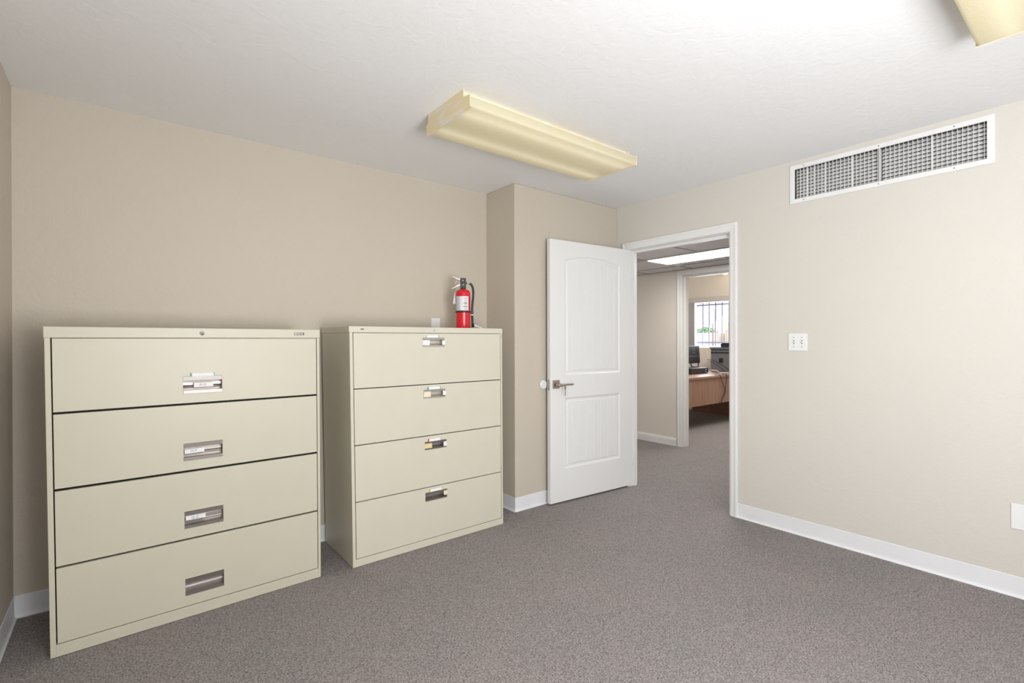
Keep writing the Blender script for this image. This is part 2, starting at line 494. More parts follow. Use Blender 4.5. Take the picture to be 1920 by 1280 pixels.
# ------------------------------------------------------------------ the open door
def panel_door():
    W, Z0, Z1, TH = 0.912, 0.0, 2.040, 0.035
    bm = bmesh.new()
    grooves = [0.230, 0.307, 0.383, 0.459, 0.536, 0.618, 0.690]
    gw = 0.0034
    # samples across a panel, in fractions of the inner field
    fl, fr = 0.180, 0.729
    us = {fl: 0.0, fr: 0.0}
    for g in grooves:
        us[g - gw] = 0.0; us[g] = 0.0050; us[g + gw] = 0.0
    k = 24
    for i in range(1, k):
        u = fl + (fr - fl) * i / k
        if min(abs(u - g) for g in grooves) > 0.006: us[u] = 0.0
    U = sorted(us)
    dep = [us[u] for u in U]

    def arch(u, l, r, base, rise):
        t = (u - l) / (r - l) * 2 - 1
        return base + rise * (1 - abs(t) ** 2.2)

    def ring(l, r, zb, zt, rise, y, dg=0.0):
        S = [l + (r - l) * (u - fl) / (fr - fl) for u in U]
        bot = [bm.verts.new((s, y + d * dg, zb)) for s, d in zip(S, dep)]
        top = [bm.verts.new((s, y + d * dg, arch(s, l, r, zt, rise))) for s, d in zip(S, dep)]
        return bot, top

    def join(a, b):
        (ab, at), (bb, bt) = a, b
        n = len(ab)
        for i in range(n - 1):
            bm.faces.new((ab[i], ab[i + 1], bb[i + 1], bb[i])); bm.faces.new((at[i], at[i + 1], bt[i + 1], bt[i]))
        bm.faces.new((ab[0], at[0], bt[0], bb[0])); bm.faces.new((ab[-1], at[-1], bt[-1], bb[-1]))

    spans = []
    for (l, r, zb, zt, rise) in ((0.148, 0.761, 0.252, 0.808, 0.0), (0.148, 0.761, 0.985, 1.890, 0.043)):
        r0 = ring(l, r, zb, zt, rise, 0.0)
        r1 = ring(l + 0.006, r - 0.006, zb + 0.006, zt - 0.006, rise, 0.004)
        r2 = ring(l + 0.014, r - 0.014, zb + 0.014, zt - 0.014, rise * 0.98, 0.0085)
        r3 = ring(l + 0.022, r - 0.022, zb + 0.026, zt - 0.026, rise * 0.96, 0.0085)
        r4 = ring(fl, fr, zb + 0.036, zt - 0.036, rise * 0.9, 0.0040, 1.0)
        for a, b in ((r0, r1), (r1, r2), (r2, r3), (r3, r4)): join(a, b)
        for i in range(len(U) - 1): bm.faces.new((r4[0][i], r4[0][i + 1], r4[1][i + 1], r4[1][i]))
        spans.append(r0)
    lo, up = spans
    n = len(U)
    def V(x, z, y=0.0): return bm.verts.new((x, y, z))
    def strip(A, B):
        for i in range(len(A) - 1): bm.faces.new((A[i], A[i + 1], B[i + 1], B[i]))
    xs = [v.co.x for v in lo[0]]
    b0 = [V(x, Z0) for x in xs]; t0 = [V(x, Z1) for x in xs]
    strip(b0, lo[0]); strip(lo[1], up[0]); strip(up[1], t0)
    for side, x in ((0, 0.0), (-1, W)):
        zs = [b0[side], lo[0][side], lo[1][side], up[0][side], up[1][side], t0[side]]
        e = [V(x, v.co.z) for v in zs]
        strip(zs, e)
        back = [V(x, v.co.z, TH) for v in e]
        strip(e, back)
        if side == 0: L_ = (e, back)
        else: R_2 = (e, back)
    # top, bottom and back
    bm.faces.new([L_[0][0]] + b0 + [R_2[0][0], R_2[1][0], L_[1][0]])
    bm.faces.new([L_[0][-1]] + t0 + [R_2[0][-1], R_2[1][-1], L_[1][-1]])
    bm.faces.new(L_[1] + list(reversed(R_2[1])))
    return bm


# local x runs from the free edge to the hinges, local y from the seen face into the leaf
door = struct(thing('door_1', 'white two-panel door standing open against the taupe wall', 'door', (2.5668, 2.753, 0.013), math.radians(-4.33)))
del door['category']
leaf = link('door_leaf', panel_door(), M['door'], door)
bm = bmesh.new()     # square rosette with the lever
box(bm, 0.022, -0.008, 0.885, 0.090, 0.0, 0.951)
link('rosette', bm, M['nickel'], door, bevel=0.0015)
bm = bmesh.new()
tube(bm, [(0.056, -0.006, 0.914), (0.056, -0.05, 0.914)], 0.012, 20)
tube(bm, smooth_path([(0.056, -0.047, 0.914), (0.080, -0.052, 0.914), (0.11, -0.052, 0.915), (0.19, -0.050, 0.916)], 5), [0.011] * 6 + [0.0075] * 10, 14)
link('lever_handle', bm, M['nickel'], door, smooth=True)
bm = bmesh.new(); tube(bm, [(0.056, 0.035, 0.914), (0.056, 0.075, 0.914)], 0.012, 20)
tube(bm, [(0.056, 0.072, 0.914), (0.19, 0.072, 0.914)], 0.008, 14); box(bm, 0.022, 0.035, 0.881, 0.090, 0.043, 0.951)
link('lever_handle', bm, M['nickel'], door)
bm = bmesh.new(); box(bm, -0.0015, 0.006, 0.875, 0.0, 0.029, 0.955); box(bm, -0.010, 0.011, 0.905, 0.0, 0.024, 0.925)
lathe(bm, [(0, -0.0025), (0.004, -0.002), (0.004, 0)], 0.0175, 0.885, 10, axis='x'); lathe(bm, [(0, -0.0025), (0.004, -0.002), (0.004, 0)], 0.0175, 0.945, 10, axis='x')
link('latch_plate', bm, M['steel'], door)
for hz in (0.22, 1.02, 1.82):
    bm = bmesh.new(); tube(bm, [(0.9145, -0.001, hz - 0.045), (0.9145, -0.001, hz + 0.045)], 0.004, 12)
    box(bm, 0.9125, 0.0, hz - 0.045, 0.9145, 0.030, hz + 0.045)
    link('hinge', bm, M['white'], door)

# key hanging in the lock on the lever
c, s = math.cos(math.radians(-4.33)), math.sin(math.radians(-4.33))
def D(x, y, z): return (2.5668 + c * x - s * y, 2.753 + s * x + c * y, z + 0.013)
kb = thing('key', 'small brass key dangling from the lever handle of the white door', 'key', D(0.100, -0.060, 0.905))
kx = lambda x, z: (c * x, s * x, z)
bm = bmesh.new()
pts = [(0.0, 0.010), (0.006, 0.006), (0.009, -0.006), (0.008, -0.018), (0.004, -0.028), (-0.004, -0.028), (-0.008, -0.018), (-0.009, -0.006), (-0.006, 0.006)]
for yy, sgn in ((0, 1),):
    A = [bm.verts.new((c * x + s * 0.001, s * x - 0.001, z)) for x, z in pts]; B = [bm.verts.new((c * x, s * x + 0.001, z)) for x, z in pts]
    bm.faces.new(A); bm.faces.new(list(reversed(B)))
    for i in range(len(pts)): bm.faces.new((A[i], A[(i + 1) % len(pts)], B[(i + 1) % len(pts)], B[i]))
link('key_head', bm, M['nickel'], kb)
bm = bmesh.new(); box(bm, -0.003, -0.001, -0.075, 0.003, 0.001, -0.028); box(bm, 0.003, -0.001, -0.07, 0.0055, 0.001, -0.062); box(bm, 0.003, -0.001, -0.055, 0.0055, 0.001, -0.047)
link('key_blade', bm, M['nickel'], kb)

# round wall bumper behind the latch
bm = bmesh.new()
lathe(bm, [(0, YB2 - 0.016), (0.016, YB2 - 0.017), (0.022, YB2 - 0.022), (0.030, YB2 - 0.020), (0.036, YB2 - 0.010), (0.038, YB2), (0, YB2)], 2.555, 0.928, 32, axis='y')
tag(link('door_stop', bm, M['plate']), 'round white plastic bumper on the taupe wall behind the door latch', 'door stop')


# ------------------------------------------------------------------ lateral filing cabinets
def cabinet(name, label, x, y, rot, tilt, shear, w, h, cap0, lines, gap, pulls, enamel, style, lock, badge, cards):
    """u across the front, v into the cabinet, height h; a slight lean baked into the panels"""
    D_ = 0.470
    st, ct = math.sin(tilt), math.cos(tilt)
    xf = lambda p: Vector((p.x + shear * p.z, p.y + st * p.z, ct * p.z))
    root = thing(name, label, 'filing cabinet', (x, y, 0.002), rot, None)
    uL, uR = 0.0205, w - 0.0155
    # carcass: sides, back, plinth rail, top tray
    bm = bmesh.new()
    box(bm, 0.003, 0.0, 0.0, uL, 0.022, cap0); box(bm, uR, 0.0, 0.0, w - 0.003, 0.022, cap0)
    box(bm, 0.003, 0.022, 0.0, 0.006, D_, cap0); box(bm, w - 0.006, 0.022, 0.0, w - 0.003, D_, cap0)
    box(bm, 0.003, D_ - 0.002, 0.0, w - 0.003, D_, cap0)
    box(bm, uL, 0.0, 0.0, uR, 0.022, lines[0])
    link('carcass', bm, enamel, root, bevel=0.0012, xf=xf)
    bm = bmesh.new()
    box(bm, 0.0, -0.002, cap0, w, D_, h)
    link('top_panel', bm, enamel, root, bevel=0.003, seg=3, xf=xf)
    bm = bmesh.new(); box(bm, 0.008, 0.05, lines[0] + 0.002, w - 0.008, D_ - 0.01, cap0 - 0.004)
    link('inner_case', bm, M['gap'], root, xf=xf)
    n = len(lines) - 1
    for i in range(n):
        h0 = lines[i] + (gap[i] if i else 0.003); h1 = lines[i + 1] - 0.001
        a0, a1, b0, b1 = pulls[i]
        bm = bmesh.new()
        holed_plate(bm, uL + 0.004, uR - 0.003, h0, h1, 0.001, 0.020, [(a0, a1, b0, b1)])
        d = link('drawer', bm, enamel, root, bevel=0.0018, seg=2, xf=xf)
        # recessed pull swept along u
        hh = b1 - b0
        if style == 'open':
            pr = [(-0.001, b1), (0.001, b1 - 0.24 * hh), (0.022, b1 - 0.24 * hh), (0.030, b1 - 0.40 * hh), (0.030, b1 - 0.52 * hh),
                  (0.026, b1 - 0.60 * hh), (0.022, b1 - 0.63 * hh), (0.026, b1 - 0.65 * hh), (0.006, b0 + 0.20 * hh), (-0.002, b0 + 0.19 * hh), (-0.001, b0)]
        else:
            pr = [(-0.001, b1), (0.001, b1 - 0.20 * hh), (0.018, b1 - 0.20 * hh), (0.026, b1 - 0.35 * hh), (0.026, b1 - 0.62 * hh),
                  (0.012, b1 - 0.80 * hh), (0.003, b0 + 0.16 * hh), (-0.002, b0 + 0.15 * hh), (-0.001, b0)]
        bm = bmesh.new()
        A = [bm.verts.new((a0, v, z)) for v, z in pr]; B = [bm.verts.new((a1, v, z)) for v, z in pr]
        for k in range(len(pr) - 1): bm.faces.new((A[k], A[k + 1], B[k + 1], B[k]))
        for E_, uu in ((A, a0), (B, a1)):
            bk0 = bm.verts.new((uu, 0.033, b0)); bk1 = bm.verts.new((uu, 0.033, b1))
            bm.faces.new(E_ + [bk0, bk1])
        link('handle', bm, M['steel' if style == 'open' or i < 2 else 'steel_reflected'], d, xf=xf)
        for spec in cards[i]:
            kind = spec[0]
            bm = bmesh.new()
            if kind == 'tab':     # magnetic index tab above the pull
                _, u0, u1, z0, z1, mcol, le, re = spec
                dz = 0.0
                box(bm, u0, -0.006, z0, u1, -0.001, z1)
                ms = [M['paper'], mcol]
                if le: box(bm, u0 - 0.005, -0.007, z0 - 0.001, u0, -0.001, z1 + 0.001, 1)
                if re: box(bm, u1, -0.007, z0 - 0.001, u1 + re, -0.001, z1 + 0.001, 1)
                link('index_tab', bm, ms, d, xf=xf)
            elif kind == 'note':  # handwritten slip in the pull
                _, u0, u1, z0, z1, txt = spec
                box(bm, u0, 0.0065, z0, u1, 0.0075, z1)
                text_into(bm, txt, 0.0165, ((u0 + u1) / 2 - 0.004, 0.0060, (z0 + z1) / 2), (1, 0, 0), (0, 0, 1), 1, 0.1, -0.0002)
                link('name_slip', bm, [M['paper'], M['ink']], d, xf=xf)
            elif kind == 'card':
                _, u0, u1, z0, z1, mcol = spec
                box(bm, u0, 0.0065, z0, u1, 0.0075, z1)
                link('card', bm, mcol, d, xf=xf)
            elif kind == 'clip':
                _, u0, u1, z0, z1, mcol = spec
                box(bm, u0, -0.003, z0, u1, 0.004, z1)
                link('clip', bm, mcol, d, xf=xf)
    lu, lh = lock
    bm = bmesh.new()
    lr = 0.0105 if style == 'open' else 0.006
    lathe(bm, [(0, -0.006), (lr * 0.45, -0.006), (lr * 0.5, -0.0045), (lr * 0.75, -0.0045), (lr, -0.003), (lr, 0.0), (0, 0.0)], lu, lh, 24, axis='y')
    box(bm, lu - 0.0008, -0.0068, lh - 0.004, lu + 0.0008, -0.0058, lh + 0.004, 1)
    link('lock', bm, [M['chrome'], M['slot']], root, xf=xf)
    bu0, bu1, bh0, bh1 = badge
    bm = bmesh.new(); box(bm, bu0, -0.004, bh0, bu1, -0.002, bh1)
    k = 5 if style == 'open' else 3
    for i in range(k):
        q0 = bu0 + (bu1 - bu0) * (0.28 + 0.62 * i / k) if style == 'open' else bu0 + (bu1 - bu0) * (0.1 + 0.8 * i / k)
        box(bm, q0, -0.0045, bh0 + (bh1 - bh0) * .28, q0 + (bu1 - bu0) * 0.07, -0.004, bh1 - (bh1 - bh0) * .28, 1)
    if style == 'open': box(bm, bu0 + 0.003, -0.0045, bh0 + 0.003, bu0 + 0.010, -0.004, bh1 - 0.003, 1)
    link('badge', bm, [M['badge'], M['steel']], root, xf=xf)
    return root


u = 0.457
cabinet('filing_cabinet', 'large putty steel lateral file cabinet with slips reading A-G, H-P and Q-Z', -0.2313, 2.6797, 0.0218, -0.0190, -0.0099,
        1.068, 1.3295, 1.284, [0.049, 0.357, 0.669, 0.9785, 1.2835], [0, 0.007, 0.009, 0.008],
        [(u, u + 0.154, 0.101, 0.177), (u, u + 0.154, 0.411, 0.488), (u, u + 0.154, 0.723, 0.8), (u + 0.001, u + 0.155, 1.030, 1.108)],
        M['putty'], 'open', (0.534, 1.3065), (0.939, 0.987, 1.300, 1.312),
        [[], [('note', 0.462, 0.540, 0.446, 0.466, 'Q-Z')], [('note', 0.461, 0.538, 0.754, 0.774, 'H-P')],
         [('note', 0.500, 0.577, 1.057, 1.078, 'A-G'), ('tab', 0.492, 0.578, 1.1085, 1.123, M['green'], True, 0.003)]])
u = 0.457
cabinet('filing_cabinet', 'putty steel lateral file cabinet under the red extinguisher, with small narrow pulls', 1.0014, 2.6893, 0.0, -0.0183, -0.0191,
        1.0626, 1.351, 1.3155, [0.042, 0.3625, 0.682, 0.999, 1.3145], [0, 0.004, 0.004, 0.004],
        [(0.461, 0.614, 0.279, 0.331), (0.461, 0.613, 0.598, 0.6465), (0.456, 0.609, 0.9155, 0.967), (0.454, 0.606, 1.2315, 1.287)],
        M['putty2'], 'narrow', (0.532, 1.334), (0.066, 0.084, 1.332, 1.338),
        [[('tab', 0.492, 0.572, 0.334, 0.350, M['yellow_p'], True, 0.006), ('clip', 0.590, 0.612, 0.296, 0.322, M['papercream'])],
         [('tab', 0.486, 0.568, 0.648, 0.664, M['red_p'], True, 0.002), ('card', 0.463, 0.513, 0.604, 0.638, M['paperyellow']), ('clip', 0.592, 0.611, 0.606, 0.634, M['paper'])],
         [('tab', 0.487, 0.567, 0.969, 0.984, M['green'], True, 0.003), ('card', 0.460, 0.508, 0.922, 0.958, M['papercream']), ('clip', 0.590, 0.610, 0.928, 0.955, M['paper'])],
         [('tab', 0.481, 0.560, 1.288, 1.302, M['blue'], False, 0.003), ('card', 0.457, 0.505, 1.242, 1.273, M['paper']), ('clip', 0.588, 0.609, 1.243, 1.271, M['paper'])]])


# ------------------------------------------------------------------ fire extinguisher on the second cabinet
EZ0 = 1.353
ext = thing('fire_extinguisher', 'red fire extinguisher with black hose standing on top of the file cabinet', 'fire extinguisher', (1.893, 2.930, EZ0), math.radians(-33))
R = 0.051
bm = bmesh.new()
lathe(bm, [(0, 0.004), (R * 0.8, 0.0), (R * 0.96, 0.003), (R, 0.012), (R, 0.245), (R * 0.98, 0.256), (R * 0.90, 0.266), (R * 0.74, 0.274), (R * 0.48, 0.280), (0.016, 0.284), (0.016, 0.292), (0, 0.292)], seg=64)
link('cylinder', bm, M['red'], ext)
# label wrapped round the front, with grey print lines
bm = bmesh.new()
def wrap(r, a0, a1, z0, z1, mi, n=14):
    A = [bm.verts.new((r * math.cos(a0 + (a1 - a0) * i / n), r * math.sin(a0 + (a1 - a0) * i / n), z0)) for i in range(n + 1)]
    B = [bm.verts.new((v.co.x, v.co.y, z1)) for v in A]
    for i in range(n): f = bm.faces.new((A[i], A[i + 1], B[i + 1], B[i])); f.material_index = mi; f.smooth = True
dg_ = math.radians
wrap(R + 0.0006, dg_(-190), dg_(-45), 0.129, 0.229, 0, 40)
for i in range(17):
    wrap(R + 0.0010, dg_(-168), dg_(-112 - (i % 4) * 3), 0.133 + i * 0.0056, 0.1352 + i * 0.0056, 1, 10)
for i in range(14):
    if i in (3, 4, 7, 8): continue
    wrap(R + 0.0010, dg_(-86 + (i % 3) * 2), dg_(-58 - (i % 2) * 4), 0.133 + i * 0.0065, 0.1352 + i * 0.0065, 1, 8)
wrap(R + 0.0011, dg_(-90), dg_(-55), 0.154, 0.159, 2, 8); wrap(R + 0.0011, dg_(-87), dg_(-58), 0.178, 0.184, 2, 8)
link('label', bm, [M['label'], M['print'], M['slot']], ext)
bm = bmesh.new(); lathe(bm, [(R + 0.0005, 0.115), (R + 0.003, 0.115), (R + 0.003, 0.127), (R + 0.0005, 0.127), (R + 0.0005, 0.115)], seg=56)
box(bm, R - 0.002, -0.010, 0.112, R + 0.022, 0.010, 0.126)
link('strap', bm, M['rubber'], ext)
bm = bmesh.new(); box(bm, -0.021, -0.014, 0.286, 0.020, 0.014, 0.360)
lathe(bm, [(0, 0.283), (0.019, 0.283), (0.019, 0.292), (0, 0.292)], seg=24)
link('valve_body', bm, M['black'], ext, bevel=0.003)
bm = bmesh.new()
for z_ in (0.342, 0.312): lathe(bm, [(0, -0.019), (0.005, -0.018), (0.0065, -0.014), (0, -0.014)], 0.0 - 0.002, z_, 16, axis='y')
link('rivet', bm, M['chrome'], ext)
bm = bmesh.new()   # squeeze lever and carrying handle
for prof in ([(-0.005, 0.358), (-0.022, 0.356), (-0.045, 0.362), (-0.072, 0.374), (-0.074, 0.366), (-0.046, 0.350), (-0.022, 0.342), (-0.005, 0.342)],):
    prism(bm, [(a, b) for a, b in prof], 'y', -0.011, 0.011)
link('squeeze_lever', bm, M['steel'], ext, bevel=0.001)
bm = bmesh.new()
prism(bm, [(-0.018, 0.322), (-0.040, 0.312), (-0.062, 0.296), (-0.083, 0.286), (-0.084, 0.281), (-0.062, 0.288), (-0.040, 0.298), (-0.018, 0.306)], 'y', -0.012, 0.012)
link('carry_handle', bm, M['steel'], ext, bevel=0.001)
bm = bmesh.new(); tube(bm, smooth_path([(-0.020, -0.002, 0.338), (-0.045, -0.004, 0.336), (-0.052, -0.004, 0.328), (-0.058, -0.003, 0.312)], 5), 0.0016, 8)
link('safety_pin', bm, M['steel'], ext)
bm = bmesh.new(); tube(bm, [(0.018, 0, 0.327), (0.030, 0, 0.327), (0.048, 0, 0.323)], [0.007, 0.007, 0.009], 16)
link('hose_fitting', bm, M['chrome'], ext)
bm = bmesh.new(); tube(bm, smooth_path([(0.044, 0, 0.324), (0.058, 0, 0.314), (0.068, 0, 0.292), (0.0715, 0, 0.262), (0.070, 0, 0.22), (0.065, 0, 0.17), (0.062, 0, 0.105)], 8), 0.0082, 16)
hose = link('hose', bm, M['rubber'], ext)
bm = bmesh.new(); tube(bm, [(0.062, 0, 0.106), (0.0625, 0, 0.094)], 0.0070, 14); link('hose_ring', bm, M['plate'], hose)
bm = bmesh.new(); tube(bm, [(0.0625, 0, 0.096), (0.065, 0, 0.05), (0.068, 0, 0.012)], [0.008, 0.0085, 0.0105], 16); link('nozzle', bm, M['rubber'], hose)
bm = bmesh.new()
A = [(-0.046, 0.020, 0.262), (-0.060, 0.006, 0.262), (-0.072, -0.004, 0.178), (-0.050, 0.016, 0.180)]
va = [bm.verts.new(p) for p in A]; vb = [bm.verts.new((p[0] + .0005, p[1] + .0008, p[2])) for p in A]
bm.faces.new(va); bm.faces.new(list(reversed(vb)))
for i in range(4): bm.faces.new((va[i], va[(i + 1) % 4], vb[(i + 1) % 4], vb[i]))
tube(bm, [(-0.052, 0.014, 0.260), (-0.040, 0.004, 0.300)], 0.0008, 6)
link('inspection_tag', bm, M['paper'], ext)

# curled white paper seal beside the nozzle
bm = bmesh.new()
P_ = smooth_path([(0, 0, 0.030), (0.012, 0.006, 0.026), (0.026, -0.002, 0.019), (0.040, -0.006, 0.013), (0.062, -0.012, 0.001)], 5)
prev = None
for p in P_:
    a, b = bm.verts.new((p.x, p.y - 0.004, max(0.0, p.z - 0.009))), bm.verts.new((p.x, p.y + 0.006, p.z + 0.003))
    if prev: bm.faces.new((prev[0], a, b, prev[1]))
    prev = (a, b)
o = link('paper_strip', bm, M['paper']); o.location = (1.958, 2.880, EZ0); o.rotation_euler = (0, 0, math.radians(-30))
sd = o.modifiers.new('s', 'SOLIDIFY'); sd.thickness = 0.0008; sd.offset = 1
tag(o, 'small curled white paper strip lying beside the extinguisher on the cabinet', 'paper')

# ------------------------------------------------------------------ wall plates
bm = bmesh.new(); box(bm, 1.776, YB - 0.006, 1.323, 1.848, YB, 1.438)
lathe(bm, [(0, YB - 0.0075), (0.003, YB - 0.007), (0.003, YB - 0.006), (0, YB - .006)], 1.812, 1.380, 10, axis='y')
tag(link('wall_plate', bm, M['plate'], bevel=0.002), 'white blank wall plate on the taupe wall just above the cabinet top', 'wall plate')
sw = thing('light_switch', 'white double toggle light switch on the cream wall beside the doorway', 'light switch', (XR, 1.334, 1.256))
bm = bmesh.new()
holed_plate(bm, -0.0565, 0.0565, -0.0565, 0.0565, 0.0, 0.006, [(-0.0285, -0.0195, -0.012, 0.012), (0.0195, 0.0285, -0.012, 0.012)])
for v in bm.verts: v.co = Vector((-0.006 + v.co.y, v.co.x, v.co.z))
link('cover_plate', bm, M['plate'], sw, bevel=0.0015)
for yy in (-0.024, 0.024):
    bm = bmesh.new(); prism(bm, [(-0.001, -0.008), (-0.016, 0.002), (-0.017, 0.008), (-0.001, 0.006)], 'y', yy - 0.0035, yy + 0.0035)
    box(bm, -0.001, yy - 0.0045, -0.012, 0.0, yy + 0.0045, 0.012, 1)
    link('toggle', bm, [M['plate'], M['slot']], sw)
    for zz in (-0.030, 0.030):
        bm = bmesh.new(); lathe(bm, [(0, -0.0075), (0.0028, -0.007), (0.0028, -0.006), (0, -.006)], yy, zz, 10, axis='x'); link('screw', bm, M['slot'], sw)
bm = bmesh.new(); box(bm, XR - 0.006, 0.240, 0.336, XR, 0.356, 0.460)
tag(link('wall_plate', bm, M['plate'], bevel=0.002), 'blank white wall plate low on the cream wall above the white baseboard', 'wall plate')

# ------------------------------------------------------------------ air grille
vt = thing('air_vent', 'long white double-deflection air grille high on the cream wall', 'air vent', (XR, 0.8965, 2.286))
W2, H2, w2, h2 = 0.4845, 0.1245, 0.455, 0.0965
def v_obj(name, bm, m, bevel=0.0):
    for v in bm.verts: v.co = Vector((v.co.y, v.co.x, v.co.z))   # local x along the wall, y depth
    return link(name, bm, m, vt, bevel)
bm = bmesh.new(); holed_plate(bm, -W2, W2, -H2, H2, -0.007, 0.0, [(-w2, w2, -h2, h2)])
v_obj('grille_frame', bm, M['vent'], 0.002)
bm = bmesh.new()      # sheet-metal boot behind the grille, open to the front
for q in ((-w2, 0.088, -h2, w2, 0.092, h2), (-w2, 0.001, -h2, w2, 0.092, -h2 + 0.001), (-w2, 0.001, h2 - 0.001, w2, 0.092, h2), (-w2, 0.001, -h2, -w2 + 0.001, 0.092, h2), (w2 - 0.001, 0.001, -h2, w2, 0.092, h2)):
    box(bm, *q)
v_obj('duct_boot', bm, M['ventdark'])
bm = bmesh.new()
nb = 9
for i in range(nb):
    z = -h2 + (i + 0.5) * 2 * h2 / nb
    for xa, xb in ((-w2 + 0.001, -0.012), (0.012, w2 - 0.001)):
        prism(bm, [(0.018, z - 0.0100), (0.030, z + 0.0092), (0.0292, z + 0.0098), (0.0172, z - 0.0092)], 'x', xa, xb)
v_obj('horizontal_blades', bm, M['vent'])
bm = bmesh.new()
n = 44
for i in range(n):
    uu = -w2 + (i + 0.5) * 2 * w2 / n
    if abs(uu) < 0.014: continue
    j = n - 1 - i       # counted from the doorway end
    ang = {3: 70, 5: 62, 8: 66, 15: 72, 0: 30, 33: -25}.get(j, 4)
    ca, sa = math.cos(math.radians(ang)), math.sin(math.radians(ang))
    q = [(-0.0007, -0.006), (0.0007, -0.006), (0.0007, 0.006), (-0.0007, 0.006)]
    prism(bm, [(uu + x * ca + y * sa, 0.006 - x * sa + y * ca) for x, y in q], 'z', -h2, h2)
v_obj('vertical_blades', bm, M['vent'])
bm = bmesh.new(); box(bm, -0.006, -0.004, -h2, -0.002, 0.034, h2); box(bm, 0.003, -0.004, -h2, 0.005, 0.034, h2)
v_obj('center_mullion', bm, M['vent'])
for uu in (-0.33, 0.0, 0.40):
    for zz in (-0.110, 0.110):
        bm = bmesh.new(); lathe(bm, [(0, -0.0085), (0.003, -0.008), (0.003, -0.007), (0, -.007)], uu, zz, 10, axis='y')
        v_obj('screw', bm, M['slot'])


# ------------------------------------------------------------------ ceiling fixtures
def wrap_light(label, x0, x1, y0, y1, tube_m, name='ceiling_light'):
    root = thing(name, label, 'ceiling light', ((x0 + x1) / 2, (y0 + y1) / 2, H), 0, 'fluorescent ceiling fixtures')
    L, W = x1 - x0, y1 - y0
    a, b = L / 2, W / 2
    bm = bmesh.new()    # metal channel against the ceiling
    box(bm, -a + 0.012, -b + 0.075, -0.0495, a - 0.012, b - 0.030, 0.0)
    link('housing', bm, M['fixture'], root, bevel=0.002)
    for s in (-1, 1):   # end plates
        x_ = s * (a - 0.004)
        bm = bmesh.new()
        prof = [(-b, -0.100), (b, -0.100), (b, -0.052), (b - 0.018, -0.046), (b - 0.018, 0.0), (-b + 0.055, 0.0), (-b + 0.055, -0.040), (-b, -0.046)]
        prism(bm, prof, 'x', x_ - 0.0015, x_ + 0.0015)
        # folded lip under the lens
        box(bm, min(x_, x_ - s * 0.012), -b, -0.1015, max(x_, x_ - s * 0.012), b, -0.0995)
        link('end_plate', bm, M['fixture'], root)
    bm = bmesh.new()    # wrap-round lens: floor and two upturned sides, open on top
    prof = [(-b + 0.006, -0.050), (-b + 0.002, -0.086), (-b + 0.006, -0.095), (-b + 0.016, -0.099), (b - 0.016, -0.099), (b - 0.006, -0.095), (b - 0.002, -0.086), (b - 0.006, -0.050)]
    inn = [(b - 0.0085, -0.050), (b - 0.0045, -0.085), (b - 0.008, -0.093), (b - 0.017, -0.0965), (-b + 0.017, -0.0965), (-b + 0.008, -0.093), (-b + 0.0045, -0.085), (-b + 0.0085, -0.050)]
    A = [bm.verts.new((-a + 0.006, p[0], p[1])) for p in prof]; B = [bm.verts.new((a - 0.006, p[0], p[1])) for p in prof]
    for i in range(len(prof) - 1):
        f = bm.faces.new((A[i], A[i + 1], B[i + 1], B[i])); f.smooth = True
    link('lens', bm, M['lens'], root)
    for yy in (-0.30 * b * 2, 0.26 * b * 2):
        bm = bmesh.new(); tube(bm, [(-a + 0.02, yy, -0.068), (a - 0.02, yy, -0.068)], 0.0125, 14)
        link('tube', bm, tube_m, root)
    bm = bmesh.new()    # top tray of the lens sides
    box(bm, -a + 0.006, -b + 0.0055, -0.052, a - 0.006, b - 0.0055, -0.0495)
    for q in (-1, 1): box(bm, -a + 0.008, min(q * (b - 0.012), q * (b - 0.013)), -0.088, a - 0.008, max(q * (b - 0.012), q * (b - 0.013)), -0.052)  # inner flanges added to block tube light from the lens sides
    link('reflector_with_light_block', bm, M['fixture'], root)
    return root


wrap_light('yellowed fluorescent wraparound fixture in the middle of the ceiling, seen whole', 1.240, 2.465, 1.862, 2.270, M['tube'])
wrap_light('fluorescent wraparound fixture nearest the camera, only its end corner in view', 1.240, 2.465, -0.060, 0.345, M['tube2'])

# ------------------------------------------------------------------ the hall beyond the doorway
bm = bmesh.new()
for a, z0, b, z1 in [(0.0, 0, EY0, H), (EY1, 0, 6.0, H), (EY0, EZ, EY1, H)]: box(bm, XH, a, z0, XH2, b, z1)
bmesh.ops.remove_doubles(bm, verts=bm.verts, dist=1e-5)
struct(link('wall_hall', bm, M['hallwall']))
sbox('wall_hall_near', M['hallwall'], XR2, 0.0, 0, XH, 0.1, H)
sbox('wall_hall_far', M['hallwall'], XR2, 4.9, 0, XH, 5.0, H)
sbox('wall_hall_left', M['hallwall'], XR, YB + 0.12, 0, XR2, 5.0, H)
# wooden baseboard with a small cap
def wood_base(name, x, y0, y1):
    bm = bmesh.new()
    prism(bm, [(x, 0), (x - 0.014, 0), (x - 0.014, 0.072), (x - 0.010, 0.078), (x - 0.010, 0.086), (x - 0.004, 0.094), (x, 0.094)], 'y', y0, y1)
    return struct(link(name, bm, M['white']))
wood_base('baseboard_hall', XH, EY1 + 0.072, 4.9)
wood_base('baseboard_hall_near', XH, 0.1, EY0 - 0.058)
